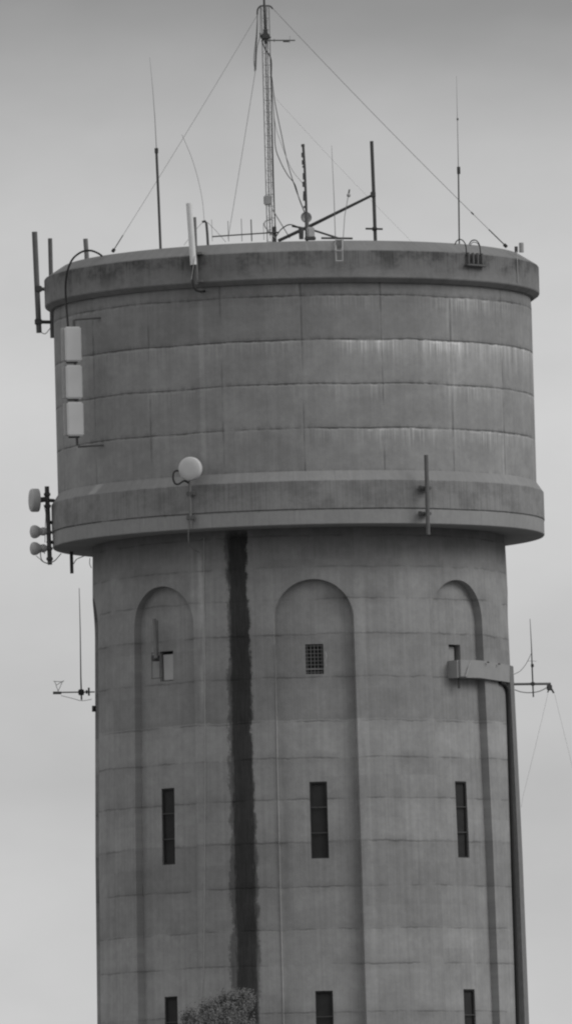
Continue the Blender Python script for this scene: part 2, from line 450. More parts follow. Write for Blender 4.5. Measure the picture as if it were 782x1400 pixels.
# lightning conductor strips clipped to the wall
def strip(name, label, pxs, off, mat, rad=.010):
    pts = []
    for i, (px, py) in enumerate(pxs): pts.append((px, py))
    out = []
    for (xa, ya), (xb, yb) in zip(pts, pts[1:]):
        n = max(2, int(abs(yb-ya)/25))
        for q in range(n): out.append((xa+(xb-xa)*q/n, ya+(yb-ya)*q/n))
    out.append(pts[-1])
    P3 = []
    for px, py in out:
        z = P(px, py, -5.4).z; P3.append(cylp(px, py, RS(max(0, z))+off))
    return tag(T(name, P3, rad, mat), label, 'cable')
strip('earth_cable', 'thin pale cable running straight down the shaft just left of the black algae strip', [(279, 735), (280, 850), (281, 1050), (280, 1200), (279, 1330), (272, 1400), (270, 1500), (270, 1900)], .012, 'pale', .011)
strip('earth_cable', 'thin pale cable running down the shaft along the left edge of the middle arched recess', [(376, 880), (377, 960), (379, 1080), (383, 1250), (387, 1400), (390, 1600), (392, 1900)], .010, 'galv', .009)

# ------------------------------------------------------------------ antennas on the left rim
t = thing('pole_antenna', 'long grey tube antenna on two arms at the far left edge of the cornice', 'antenna', P(70, 462, 2.2))
T('antenna_tube', [P(47.8, 317, 2.0), P(54, 455, 2.0)], .075, 'midgrey', t, 14)
T('support_pole', [P(69, 326, 2.2), P(72.3, 462, 2.2)], .06, 'midgrey', t, 14)
for y in (395, 440):
    a = T('arm', [P(52, y, 2.05), P(71.5, y+.5, 2.2)], .05, 'dark', t, 8)
    bm = bmesh.new(); abox(bm, P(53, y, 2.0), .2, .2, .16, 0, .02); finish('clamp', bm, M['dark'], a)
T('cable', [P(54, 450, 2.0), P(58, 455, 2.0), P(63, 456, 2.05), P(69, 449, 2.1)], .012, 'wire', t, 6, True)
tag(T('rim_post', [P(117.3, 326.5, 3.9), P(119, 350, 3.9), P(120, 400, 3.9)], .065, 'galv', None, 14), 'short grey post rising behind the left rim inside the arch of black cable', 'post')
tag(T('black_cable', [P(140, 350, -3.95), P(134, 346, -4.0), P(124, 342.6, -3.7), P(112, 344.5, -3.5), P(100, 354, -3.3), P(93, 370, -3.2), P(90.2, 390, -3.2), P(91, 415, -3.4), P(93.5, 446, -4.2)], .028, 'black', None, 8, True),
    'thick black cable arching over the left rim down to the white panels', 'cable')
# guy anchor eye
# three panel antennas and their mount
pm = thing('panel_mount', 'dark vertical pole with two wall arms carrying the three white panels', 'mounting pole', P(103, 608, -4.1))
T('pole', [P(101.5, 437, -4.12), P(106, 609, -4.12)], .035, 'midgrey', pm, 12)
for xa, xb, y0, y1 in ((103, 146, 437, 434), (107, 150, 611, 608)):
    T('arm', [P(xa, y0, -4.1), P(xb, y1, -3.95)], .026, 'midgrey', pm, 8)
    bm = bmesh.new(); abox(bm, P(xb-1, y1, -4.02), .05, .12, .2, R(-50), .01); finish('wall_plate', bm, M['dark'], pm)
posn = ('topmost', 'middle', 'lowest'); 
for i, (y0, y1, xc) in enumerate(((446, 495, 99), (498.5, 546, 100.3), (549, 597, 102))):
    lab = ('topmost white panel antenna in the stack of three, the black cable entering its top', 'middle white panel antenna of the stack of three on the left of the tank', 'lowest white panel antenna of the stack of three, above the lower wall arm')[i]
    a = P(xc, y0, -4.5); b2 = P(xc, y1, -4.5); c = (a+b2)/2; h = (a-b2).length; an = R(13)
    t = thing('panel_antenna', lab, 'panel antenna', b2, 'stacked white panel antennas')
    fwd = Vector((math.sin(an), -math.cos(an), 0)); sx = Vector((math.cos(an), math.sin(an), 0))
    bm = bmesh.new(); box(bm, c+sx*.03, sx, -fwd, Z, .44, .16, h-.03, .035); finish('radome', bm, M['white'], t)
    bm = bmesh.new(); box(bm, c-fwd*.13-sx*.05, sx, -fwd, Z, .44, .07, h-.06, .015); finish('back_plate', bm, M['grey'], t)
    bm = bmesh.new(); abox(bm, c-fwd*.24-Z*.3, .12, .2, .08, an, .01); abox(bm, c-fwd*.24+Z*.3, .12, .2, .08, an, .01); finish('bracket', bm, M['dark'], t)
    bm = bmesh.new(); abox(bm, b2+Z*-.005-fwd*.03, .3, .1, .06, an, .01); finish('connector', bm, M['dark'], t)

# tall white radome on the cornice front
t = thing('sector_antenna', 'tall slim white tube antenna clamped to a grey pole on the cornice front', 'antenna', P(266, 388, -6.4))
T('radome', [P(258.8, 278, -6.55), P(264.8, 362, -6.55)], .085, 'white', t, 18)
T('connector', [P(264.8, 362, -6.55), P(263.5, 377, -6.55)], [.045, .035], 'black', t, 10)
T('pole', [P(266, 297, -6.38), P(269.3, 389, -6.38)], .05, 'galv', t, 14)
T('cable', [P(263.5, 375, -6.55), P(264.5, 388, -6.6), P(268, 396, -6.6), P(274, 398.5, -6.45), P(280, 398, -6.1)], .03, 'black', t, 8, True)
for y in (347, 385):
    bm = bmesh.new(); abox(bm, P(271, y, -6.28), .34, .3, .07, R(-20), .012); finish('bracket', bm, M['galv'], t)
T('strap', [P(266.5, 350, -6.66), P(262, 382, -6.62)], .010, 'pale', t, 6)

# ------------------------------------------------------------------ roof antennas
def base(px, Y, py=326): 
    p = P(px, py, Y); p.z = Z_ROOF+.02; return p
t = thing('whip_antenna', 'thin whip on a dark pole rising from the left part of the rim', 'antenna', base(219.5, -4.2), 'whip antennas on the tower roof')
T('pole', [base(219.6, -4.2), P(217, 270, -4.2), P(214, 203, -4.2)], .034, 'dark', t, 8)
T('whip', [P(214.3, 205, -4.2), P(212, 160, -4.2), P(209, 120, -4.2), P(205, 78, -4.2)], [.011, .009, .006, .003], 'wire', t, 6, False)
bm = bmesh.new(); abox(bm, P(214.2, 206, -4.2), .10, .10, .14, 0, .01); finish('clamp', bm, M['dark'], t)
t = thing('whip_antenna', 'tallest straight whip standing above the right part of the rim near the cable hoops', 'antenna', base(627, -4.2), 'whip antennas on the tower roof')
T('pole', [base(627.2, -4.2), P(626.2, 229, -4.2)], .020, 'dark', t, 8)
T('whip', [P(626.2, 232, -4.2), P(625, 170, -4.2), P(623.5, 104, -4.2)], [.012, .008, .003], 'wire', t, 6)
bm = bmesh.new(); abox(bm, P(626.6, 233, -4.2), .09, .07, .2, 0, .01); abox(bm, P(625.1, 163, -4.2), .05, .05, .06, 0, .01); finish('clamp', bm, M['dark'], t)
t = thing('whip_antenna', 'faint thin whip on a flat crossbar between the knobbly pole and braced pole', 'antenna', base(458, -2), 'whip antennas on the tower roof')
T('whip', [base(458.5, -2), P(456.5, 270, -2), P(453.2, 199, -2)], [.011, .009, .005], 'wire', t, 6)
T('crossbar', [P(439, 325.5, -2), P(482, 326, -2)], .028, 'dark', t, 8)

# lattice mast
MX = P(371.5, 326, 0); MX.z = Z_ROOF+.03
Ztop = P(361, 9, 0).z; Zfull = P(360, -14, 0).z
t = thing('lattice_mast', 'slender guyed lattice mast, the tallest thing on the roof, reaching the top of the picture', 'mast', MX)
legs = [Vector((.13*math.cos(a), .13*math.sin(a), 0)) for a in (R(200), R(320), R(80))]
for l in legs: T('leg', [MX+l, Vector((MX.x, MX.y, Ztop))+l*.95], .0125, 'wire', t, 6)
bm = bmesh.new(); n = 22
for i in range(n):
    z0_ = MX.z+(Ztop-MX.z)*i/n; z1_ = MX.z+(Ztop-MX.z)*(i+1)/n
    for k in range(3):
        a, b_ = legs[k], legs[(k+1) % 3]
        tube(bm, [Vector((MX.x, MX.y, z1_))+a, Vector((MX.x, MX.y, z1_))+b_], .004, 4)
        tube(bm, [Vector((MX.x, MX.y, z0_))+a, Vector((MX.x, MX.y, z1_))+b_], .003, 4)
finish('lattice', bm, M['wire'], t)
T('top_pole', [P(363.5, 60, 0), P(361.3, 6, 0), P(360.5, -22, 0)], [.04, .03, .024], 'dark', t, 8)
T('top_bracket', [P(351.8, 20, 0), P(352.4, 13, 0), P(356, 8.5, 0), P(362, 8, 0), P(369, 8.4, 0), P(373, 12, 0)], .022, 'dark', t, 6, True)
bm = bmesh.new()
abox(bm, P(363, 50, -.02), .24, .2, .16, 0, .03); abox(bm, P(363, 44, 0), .12, .12, .2, 0, .02); tube(bm, [P(355.5, 45, -.1), P(357, 52, -.1), P(370.5, 51, -.1)], .022, 6)
finish('clamp', bm, M['dark'], t)
T('cable', [P(352, 14, .05), P(351.5, 45, .05), P(349.8, 70, .05), P(348.6, 97, .05)], [.014, .014, .018, .022], 'wire', t, 6, True)
T('cable', [P(356, 10, .05), P(355.5, 48, .05), P(351.5, 66, .05), P(350, 96, .05)], [.009, .009], 'wire', t, 6, True)
T('cable', [P(352.5, 14, .0), P(350.2, 50, 0), P(347.2, 80, 0), P(348.8, 98, 0)], .010, 'wire', t, 6, True)
T('cable', [P(358, 56, -.12), P(363, 68, -.14), P(370.5, 81, -.14), P(371, 108, -.14), P(371.5, 160, -.12), P(373, 240, -.1), P(377, 322, -.1)], .015, 'black', t, 6, True)
T('cable', [P(363.2, 56, -.13), P(363.8, 100, -.15), P(366, 180, -.15), P(367.5, 260, -.15), P(369.5, 322, -.15)], .013, 'black', t, 6, True)
T('cable', [P(366, 58, -.1), P(366.5, 130, -.15), P(369.5, 230, -.15), P(373, 322, -.15)], .009, 'wire', t, 6, True)
bm = bmesh.new(); abox(bm, P(366, 273.8, -.22), .22, .15, .27, 0, .03); finish('junction_box', bm, M['pale'], t)
T('stay', [P(373, 287, -.05), P(382, 302, -.4), P(396, 325, -1.0)], .016, 'wire', t, 6)
T('stay', [P(371, 300, -.1), P(362.5, 303, -.2), P(363, 311, -.3), P(377, 326, -.5)], .016, 'wire', t, 6, True)
bm = bmesh.new(); abox(bm, P(375.5, 321, -.2), .10, .10, .45, 0, .01); abox(bm, P(373, 318, -.25), .34, .03, .04, 0, 0); finish('base_clamp', bm, M['dark'], t)

t = thing('side_antenna', 'small horizontal rod antenna sticking out to the right high on the lattice mast', 'antenna', P(358, 55, -.15))
T('boom', [P(357.5, 55.2, -.15), P(403.5, 55.2, -.15)], .018, 'dark', t, 6)
T('sleeve', [P(387, 56, -.15), P(395.5, 56, -.15)], .034, 'dark', t, 8)
bm = bmesh.new()
tube(bm, [P(396.5, 49, -.15), P(396.2, 59, -.15)], .005, 4); tube(bm, [P(375, 53, -.15), P(375, 57.5, -.15)], .010, 4); finish('element', bm, M['wire'], t)

def slack(a, b, s, n=10): return [a.lerp(b, i/n)-Z*s*4*(i/n)*(1-i/n) for i in range(n+1)]
def guy(label, a, b, r_, sag=.04, blobs=()):
    t = thing('guy_wire', label, 'wire', b, 'guy wires of the lattice mast')
    bm = bmesh.new(); tube(bm, slack(a, b, sag), r_, 5); finish('strand', bm, M['wire'], t)
    for f0, f1, rr in blobs: T('turnbuckle', [a.lerp(b, f0)-Z*sag*4*f0*(1-f0), a.lerp(b, f1)-Z*sag*4*f1*(1-f1)], rr, 'black', t, 6)
la = P(154.5, 344, -3.4); ra = P(692, 337.5, -2.6)
guy('guy wire from the mast top down to the left part of the rim', P(351, 22, 0), la, .0065, .05, ((.93, .995, .014), (.99, 1.0, .05)))
guy('guy wire from the mast top down to the far right of the rim', P(372.5, 11, 0), ra, .0080, .08, ((.85, .86, .02), (.925, .995, .016), (.99, 1.0, .05)))
guy('steep guy wire down to the roof between the hooked post and the mast', P(349, 98, .05), P(312, 326, 3.6), .0065, .03)
guy('very faint guy wire falling behind the knobbly pole and the braced pole', P(371, 128, .1), P(562, 330, 5.0), .0026, .05)

# coax cables from mast to the knobbly pole
for lab, pts, rr, mt in (
    ('outermost black cable swooping from the mast down to the knobbly pole', [(371.5, 105), (376, 140), (384, 180), (393, 222), (404, 258), (411, 276), (417, 292)], .011, 'black'),
    ('wavy black cable hanging nearest the mast, bending out to the knobbly pole', [(371, 112), (375, 165), (376.5, 200), (383, 220), (393, 239), (403, 252), (409, 272), (416, 290)], .012, 'black'),
    ('thin grey cable running straight from the mast to the middle of the knobbly pole', [(371, 118), (376, 168), (384, 195), (398, 230), (414, 251)], .007, 'wire')):
    n = len(pts); q = [P(x, y, -.15-1.6*i/(n-1)) for i, (x, y) in enumerate(pts)]
    tag(T('coax_cable', q, rr, mt, None, 6, True), lab, 'cable', 'cables hanging from the lattice mast')
tag(T('coax_cable', [P(377, 324, -.3), P(384, 314, -.6), P(394, 307.5, -1), P(403, 308.5, -1.3), (P(411, 313, -1.6))], .016, 'black', None, 6, True), 'short black cable looping low over the roof between mast foot and knobbly pole', 'cable', 'cables hanging from the lattice mast')

# knobbly pole
t = thing('knobbly_pole', 'dark knobbly antenna pole with a small pale dish at its foot', 'antenna', base(419, -1.8))
T('pole', [base(419.5, -1.8), P(418.5, 280, -1.8), P(416.5, 230, -1.8), P(414.3, 197, -1.8)], .034, 'dark', t, 10)
bm = bmesh.new()
for py in (199, 212, 222, 228, 241, 252, 264, 270, 283): 
    c = P(414.3+(py-197)*.038+random.uniform(-.8, .8), py, -1.8); hh_ = random.uniform(.02, .10); tube(bm, [c-Z*hh_, c+Z*hh_], random.uniform(.040, .052), 8)
finish('clamp', bm, M['dark'], t)
T('sleeve', [P(420, 326, -1.8), P(419, 291, -1.8)], .055, 'midgrey', t, 10)
bm = bmesh.new(); lathe(bm, [(0, 0), (.03, .10), (.08, .155), (.085, .155), (.035, .09), (.01, 0)], P(417.5, 298, -1.65), Vector((.3, -1, .1)), 24); finish('dish', bm, M['pale'], t)
bm = bmesh.new(); abox(bm, P(424.5, 318, -1.9), .2, .16, .3, .3, .03); finish('box', bm, M['grey'], t)
bm = bmesh.new(); abox(bm, P(424, 326, -2.0), .3, .12, .1, .1, .02); finish('base_plate', bm, M['dark'], t)
bm = bmesh.new(); lathe(bm, [(0, 0), (.0, .06), (.32, .075), (.34, 0)], P(412, 327, -1.9), Z, 10); finish('insulator', bm, M['dark'], t)

# braced pole
t = thing('braced_pole', 'tall dark pole right of the mast held by a long slanting brace', 'antenna', base(513, -2.2))
T('pole', [base(513, -2.2), P(510.5, 260, -2.2), P(507.8, 193, -2.2)], .048, 'dark', t, 12)
T('brace', [P(381, 329, -.9), P(430, 306, -1.4), P(509.5, 266.5, -2.1)], [.046, .048, .036], 'dark', t, 10)
T('crossbar', [P(499.5, 312.6, -2.3), P(523, 313.2, -2.3)], .026, 'black', t, 8)
bm = bmesh.new(); abox(bm, P(509.8, 266, -2.2), .14, .14, .16, 0, .02); abox(bm, P(511.8, 313, -2.2), .13, .12, .1, 0, .01); finish('clamp', bm, M['dark'], t)
tag(T('low_boom', [P(399, 309, -1.2), P(426, 314, -1.2), P(462, 325.5, -1.0)], .028, 'dark', None, 8), 'short dark rod sloping down to the right behind the foot of the knobbly pole', 'rod')

# small ball antenna
t = thing('ball_antenna', 'thin leaning rod topped by a small pale ball, in front of the slanting brace', 'antenna', base(467, -2.6))
T('rod', [base(467, -2.6), P(471, 296, -2.6), P(475.5, 270, -2.6)], .009, 'wire', t, 6)
bm = bmesh.new(); bmesh.ops.create_uvsphere(bm, u_segments=16, v_segments=10, radius=.055, matrix=Matrix.Translation(P(476.5, 267, -2.6))); finish('ball', bm, M['pale'], t)
T('tip', [P(476.5, 265, -2.6), P(477.6, 259, -2.6)], .022, 'midgrey', t, 6)

# yagi to the left of the mast
t = thing('yagi_antenna', 'low horizontal comb shaped antenna between the hooked post and the mast foot', 'antenna', P(378, 320, -1))
T('boom', [P(290, 323.6, -1), P(312, 322, -1), P(380, 317.5, -1)], .020, 'dark', t, 6)
for x, y0, y1, rr in ((290.5, 300, 330, .006), (312.8, 302, 330, .009), (331, 299, 330, .009), (344.3, 300, 330, .015), (361, 305, 328, .007)):
    T('element', [P(x-1, y0, -1), P(x, y1, -1)], rr, 'dark' if rr > .01 else 'wire', t, 6)
# hooked post
t = thing('hooked_post', 'short dark post with a hooked top left of the mast', 'post', base(285, -2))
T('post', [base(285, -2), P(283.5, 318, -2), P(282.3, 305, -2), P(280.5, 302.5, -2), P(276.5, 303.5, -2)], .034, 'dark', t, 8)
T('whip', [P(279.5, 302, -2), P(277, 275, -2), P(271, 245, -2), P(262, 215, -2), P(249, 184, -2)], .006, 'wire', t, 6, True)
T('stay', [P(278, 303, -2), P(268, 314, -2.6), P(252, 335, -4.0)], .008, 'wire', t, 5)
T('stay', [P(284, 304, -2), P(296, 316, -1.2), P(309, 331, -.5)], .006, 'wire', t, 5)

# over-rim bracket
t = thing('rim_bracket', 'pale narrow metal frame hooked over the cornice right of the mast', 'bracket', P(465, 358, -6.8))
bm = bmesh.new()
for x in (459.3, 468.3): tube(bm, [P(x-.8, 327.5, -6.15), P(x-.5, 329, -6.36), P(x-.3, 342, -6.82), P(x, 357, -6.83)], .018, 6)
tube(bm, [P(459, 357, -6.83), P(468.5, 357, -6.83)], .024, 6); tube(bm, [P(459, 343, -6.83), P(468, 343, -6.83)], .018, 6)
finish('frame', bm, M['pale'], t)
bm = bmesh.new(); box(bm, P(463.2, 335.5, -6.56), X, Vector((0, -.82, -.57)).normalized(), Vector((0, .57, -.82)).normalized(), .17, .02, .35, .004); finish('plate', bm, M['pale'], t)
# cable hoops and bracket on the right
hz = lambda px, py, o=.0: cylp(px, py, 6.8+o)
tag(T('cable_hoop', [P(621.5, 334, -5.2), P(624, 329.5, -5.3), P(628.5, 327.3, -5.5), P(633, 329.5, -5.7), P(636, 335, -5.9), hz(637, 343, .02), hz(637.3, 350, .02)], .016, 'black', None, 6, True), 'left black cable hoop bending over the rim near the tall right whip', 'cable', 'cable hoops over the rim')
tag(T('cable_hoop', [P(641, 334, -5.2), P(644, 329.5, -5.3), P(648.5, 328.2, -5.5), P(652, 330, -5.7), P(655, 335, -5.85), hz(656.2, 344, .02), hz(656.5, 350, .02)], .016, 'black', None, 6, True), 'middle black cable hoop, taller of the overlapping pair bending over the rim', 'cable', 'cable hoops over the rim')
tag(T('cable_hoop', [P(642, 336, -5.2), P(645, 332, -5.3), P(649, 331.3, -5.5), P(652.5, 333, -5.7), P(655, 336.5, -5.85)], .010, 'black', None, 6, True), 'thin low cable hoop tucked under the taller one of the overlapping pair', 'cable', 'cable hoops over the rim')
t = thing('wall_bracket', 'dark slotted bracket fixed to the cornice below the cable hoops', 'bracket', hz(647, 363))
a0 = math.atan2(hz(647, 355).x, -hz(647, 355).y); tx = Vector((math.cos(a0), math.sin(a0), 0)); nn = pol(a0, 1, 0)
cc = hz(648, 355, .01)
bm = bmesh.new(); box(bm, cc-Z*.16+nn*.05, tx, -nn, Z, .76, .14, .05, .01); finish('ledge', bm, M['midgrey'], t)
bm = bmesh.new()
for f in (-.27, -.09, .09, .27): box(bm, cc+tx*f+nn*.03+Z*.03, tx, -nn, Z, .055, .07, .30, .008)
finish('upright', bm, M['midgrey'], t)
# right rim posts
tag(T('rim_post', [P(712.4, 345, -2.4), P(712, 332, -2.4)], .065, 'pale', None, 12), 'short pale post at the far right edge of the rim', 'post')
t = thing('rim_post', 'small dark stub with a pale strip running down the cornice at the far right', 'post', P(706, 350, -2.9))
T('post', [P(705.3, 345, -2.8), P(705, 337, -2.8)], .045, 'dark', t, 10)
T('strip', [P(705.8, 343.5, -2.9), cylp(706.3, 352, 6.8), cylp(707.3, 386, 6.8)], .013, 'pale', t, 6)

# ------------------------------------------------------------------ drum dish
def drum_dish(name, label, c, an, dia, dep, mat, group=None, tilt=0.0):
    t = thing(name, label, 'dish antenna', c, group)
    ax = Vector((math.sin(an), -math.cos(an), tilt)).normalized(); r_ = dia/2
    bm = bmesh.new(); lathe(bm, [(0, 0), (0, r_*.96), (.02, r_), (dep*.85, r_), (dep, r_*.97), (dep+.02, r_*.9), (dep+.035, r_*.5), (dep+.04, 0)], c-ax*dep*.5, ax, 48)
    finish('radome', bm, M[mat], t, 40)
    return t, ax
c = cylp(260.5, 641, 7.10)
t, ax = drum_dish('dish_antenna', 'round white dish cover facing the viewer just above the lower band of the tank', c, R(-20), .64, .16, 'dish')
T('neck', [c-ax*.08, c-ax*.36], .10, 'galv', t, 12)
pz = cylp(259.5, 655, 6.86)
T('pole', [Vector((pz.x, pz.y, c.z-.05)), Vector((pz.x, pz.y, zf(714, 6.9)-.02))], .038, 'galv', t, 12)
for y in (675, 708):
    q = cylp(261, y, 6.84); bm = bmesh.new(); abox(bm, q, .22, .12, .12, R(-24), .02); finish('bracket', bm, M['midgrey'], t)
T('cable', [c-ax*.2+Vector((-.2, 0, -.05)), P(240, 644, -6.5), P(237, 652, -6.6), P(239, 660, -6.62), P(244, 662, -6.6), P(252, 657.5, -6.5), P(258, 660, -6.45)], .026, 'black', t, 8, True)
T('cable', [cylp(258, 712, 6.8), cylp(258, 740, 6.75), cylp(260, 746, 6.5), cylp(266, 752, 6.1), cylp(273, 755, 5.7)], .010, 'wire', t, 6, True)

# dish cluster at the left
t = thing('side_mast', 'dark vertical pole beside the lower band carrying the three side dishes', 'mounting pole', P(68.5, 772, -.8))
T('pole', [P(64.6, 665, -.8), P(68.8, 772, -.8)], .062, 'dark', t, 14)
for x, y in ((70, 684), (69.5, 714), (70, 741)):
    T('arm', [P(x-4, y, -.8), P(x+4, y+.5, -.5)], .05, 'dark', t, 8)
bm = bmesh.new()
for y in (676, 692, 728, 750, 764): 
    q = P(64.6+(y-665)*.039, y, -.8); abox(bm, q, .18, .17, .10, 0, .02)
finish('clamp', bm, M['dark'], t)
T('cable', [P(62, 757, -.9), P(57, 750, -.95), P(56, 758, -.95), P(58, 766, -.95), P(64, 770, -.9), P(70, 769, -.9), P(76, 766, -.7), P(84, 757, -.3)], .014, 'wire', t, 6, True)
T('cable', [P(50, 760, -.9), P(55, 764, -.95), P(60, 768.5, -.95), P(67, 770, -.9)], .010, 'wire', t, 6, True)
T('cable', [P(60.5, 690, -.9), P(63, 702, -.9), P(62.5, 720, -.9), P(62, 742, -.9)], .009, 'wire', t, 6, True)
c = P(48.3, 684, -.9)
t, ax = drum_dish('dish_antenna', 'largest of the three side dishes, a pale flat drum at the pole top', c, R(-76), .64, .20, 'grey', 'dishes on the side pole')
T('neck', [c-ax*.08, P(64, 682.5, -.8)], .075, 'dark', t, 10)
for y, lab in ((727, 'middle of the side dishes, a small round horn shape on the dark pole'), (750, 'lowest of the side dishes, a small round horn with cables looping under it')):
    c = P(48.5, y, -.9); ax = Vector((math.sin(R(-72)), -math.cos(R(-72)), -.03)).normalized()
    t = thing('dish_antenna', lab, 'dish antenna', c, 'dishes on the side pole')
    bm = bmesh.new(); lathe(bm, [(.13, 0), (.125, .09), (.10, .15), (.05, .182), (0, .182), (-.05, .17), (-.10, .14), (-.16, .10)], c, ax, 32); finish('radome', bm, M['grey'], t, 60)
    bm = bmesh.new(); lathe(bm, [(-.14, .09), (-.17, .095), (-.19, .115), (-.26, .115), (-.31, .09), (-.34, 0)], c, ax, 20); finish('feed', bm, M['grey'], t, 40)
    bm = bmesh.new(); abox(bm, c-ax*.34, .10, .12, .12, 0, .02); finish('clamp', bm, M['dark'], t)
t = thing('hanging_post', 'short dark post hanging below the tank underside next to the side dishes', 'post', P(98.5, 784, 1.2))
T('post', [P(97.8, 744, 1.2), P(98.8, 784, 1.2)], .048, 'dark', t, 12)
T('cable', [P(101, 771, 1.2), P(105, 765, 1.25), P(111, 762, 1.4), P(116, 760, 1.6)], .012, 'wire', t, 6, True)
T('cable', [P(123.5, 763, .4), P(123.2, 771, .4), P(125.5, 776.5, .3)], .010, 'wire', t, 6, True)

# right front pole on the lower band
t = thing('pole_antenna', 'short grey tube pole clamped upright on the right front of the lower band', 'antenna', P(585, 731, -6.1))
T('antenna_tube', [P(582.2, 622, -6.12), P(585, 731, -6.12)], .056, 'midgrey', t, 14)
for y in (667, 702):
    q = P(579, y, -6.0); bm = bmesh.new(); abox(bm, q+Vector((.03, .05, 0)), .3, .22, .08, R(31), .015); abox(bm, q-X*.1, .06, .1, .13, R(31), .01); finish('bracket', bm, M['midgrey'], t)

# ------------------------------------------------------------------ left arm antenna on the shaft
t = thing('arm_antenna', 'side arm antenna with a tall thin whip sticking out left of the shaft', 'antenna', P(126, 946, -.3))
T('boom', [P(73, 946.8, -.3), P(130, 946, -.3)], .018, 'dark', t, 8)
T('counterweight', [P(73, 947.3, -.3), P(84.5, 947.3, -.3)], .038, 'dark', t, 8)
T('whip', [P(112, 957, -.3), P(111, 925, -.3), P(110.2, 860, -.3), P(108.8, 804, -.3)], [.024, .018, .013, .008], 'dark', t, 6)
bm = bmesh.new(); abox(bm, P(111.5, 946.5, -.3), .16, .14, .16, 0, .02); abox(bm, P(122, 945.6, -.3), .05, .05, .22, 0, 0); abox(bm, P(119, 946, -.3), .05, .05, .1, 0, 0); finish('clamp', bm, M['black'], t)
bm = bmesh.new()
for a, b_ in (((73.5, 931.5), (87, 932.2)), ((80, 945), (75.5, 932)), ((80, 945), (85.5, 933)), ((77, 937), (88, 930.5))): tube(bm, [P(*a, -.3), P(*b_, -.35)], .008, 5)
finish('element', bm, M['dark'], t)
T('cable', [P(84, 951, -.3), P(100, 955, -.3), P(112, 958, -.3), P(126, 956, -.3)], .008, 'wire', t, 5, True)
tag(T('edge_fitting', [cylp(130, 965, 5.78)+Vector((-.02, -.02, 0)), cylp(130, 973, 5.78)+Vector((-.02, -.02, 0))], .055, 'black', None, 8), 'small dark fitting on the left edge of the shaft below the arm antenna', 'fitting')
# pipe beside left window
t = thing('wall_antenna', 'short upright tube on a wire frame beside the left window', 'antenna', cylp(212, 905, 5.9))
rr = 5.85
T('tube', [cylp(211.5, 846, rr), cylp(213.5, 900, rr)], .052, 'galv', t, 12)
T('cable', [cylp(215.6, 848, rr-.02), cylp(216.8, 897, rr-.02)], .012, 'dark', t, 6)
bm = bmesh.new(); abox(bm, cylp(213, 900, rr-.06), .17, .2, .16, R(-43), .02); finish('clamp', bm, M['dark'], t)
bm = bmesh.new()
for a, b_ in (((208, 893), (208.3, 928)), ((218.8, 893), (219, 928)), ((207.5, 928), (222, 926.5)), ((207.5, 893), (219, 892.5))): tube(bm, [cylp(*a, rr-.08), cylp(*b_, rr-.08)], .012, 5)
finish('frame', bm, M['midgrey'], t)
# small fitting by the middle window
tag(T('window_hook', [cylp(444.5, 891, 5.56), cylp(446, 897, 5.6), cylp(444.5, 903, 5.6), cylp(445.5, 911, 5.56)], .012, 'pale', None, 6, True), 'small pale hook of wire on the wall right of the barred middle window', 'hook')

# ------------------------------------------------------------------ cable duct on the right
t = thing('cable_duct', 'pale sheet metal duct wrapping round the right of the shaft then running down it', 'duct', cylp(690, 930, 5.9))
def duct_z(a, top):   # heights along the bend
    f = (a-44)/(72-44)
    return 0
zt0, zt1 = zf(902, 5.9)+0, 0
bm = bmesh.new(); prev = None; N_ = 26
for i in range(N_+1):
    a = R(45.6+(74.6-45.6)*i/N_); 
    pt = pol(a, 5.9, 0)
    # heights from the photo: top edge and bottom edge pixel rows at this azimuth
    px = 413.5+(pt.x*50)
    top = P(px, 902.5+max(0, (px-655))*.16, pt.y).z
    bot = P(px, 926.5+max(0, (px-655))*.15, pt.y).z
    ro = RS(top)+.13; ri = RS(top)-.21 if 0 < i < N_ else RS(top)-.21
    cur = [bm.verts.new(pol(a, ri, bot)), bm.verts.new(pol(a, ro, bot)), bm.verts.new(pol(a, ro, top)), bm.verts.new(pol(a, ri, top))]
    if prev:
        for k in range(4): bm.faces.new((prev[k], cur[k], cur[(k+1) % 4], prev[(k+1) % 4]))
    else: bm.faces.new(cur)
    prev = cur
bm.faces.new(prev[::-1]); DTOP, DBOT = top, bot
finish('horizontal_run', bm, M['duct'], t, 30)
bm = bmesh.new(); prev = None
zz = [DTOP-.002, DBOT-.02, DBOT-.25]+[DBOT-.25-i*1.5 for i in range(1, 16)]
for i, z in enumerate(zz):
    if z < .1: z = .1
    sft = max(0, (DBOT-z))*.12
    a0_, a1_ = R(74.62-min(3.4, sft*1.2) - (0 if i else 0)), R(79.5-min(3.4, sft*1.2))
    ri = RS(z)-.04; ro = RS(z)+.13
    cur = [bm.verts.new(pol(a0_, ri, z)), bm.verts.new(pol(a0_, ro, z)), bm.verts.new(pol(a1_, ro, z)), bm.verts.new(pol(a1_, ri, z))]
    if prev:
        for k in range(4): bm.faces.new((prev[k], cur[k], cur[(k+1) % 4], prev[(k+1) % 4]))
    else: bm.faces.new(cur)
    prev = cur
    if z == .1: break
bm.faces.new(prev[::-1]); finish('vertical_run', bm, M['galv'], t, 30)
bm = bmesh.new(); q = cylp(632, 914, 5.86); a = math.atan2(q.x, -q.y); abox(bm, q-pol(a, .09, 0), .30, .3, .46, a, .01); finish('end_box', bm, M['duct'], t)
T('strut', [cylp(636, 925, 5.96), cylp(643, 904, 5.96)], .016, 'pale', t, 6)
T('drop_pipe', [cylp(627, 926, 5.72), cylp(627.2, 941, 5.72)], .03, 'dark', t, 6)
bm = bmesh.new()
for i, px in enumerate((667, 682)):
    q = cylp(px, 903.5+max(0, px-655)*.16, 5.93); a = math.atan2(q.x, -q.y); abox(bm, q, .08, .05, .04, a, .01)
finish('fixing', bm, M['midgrey'], t)
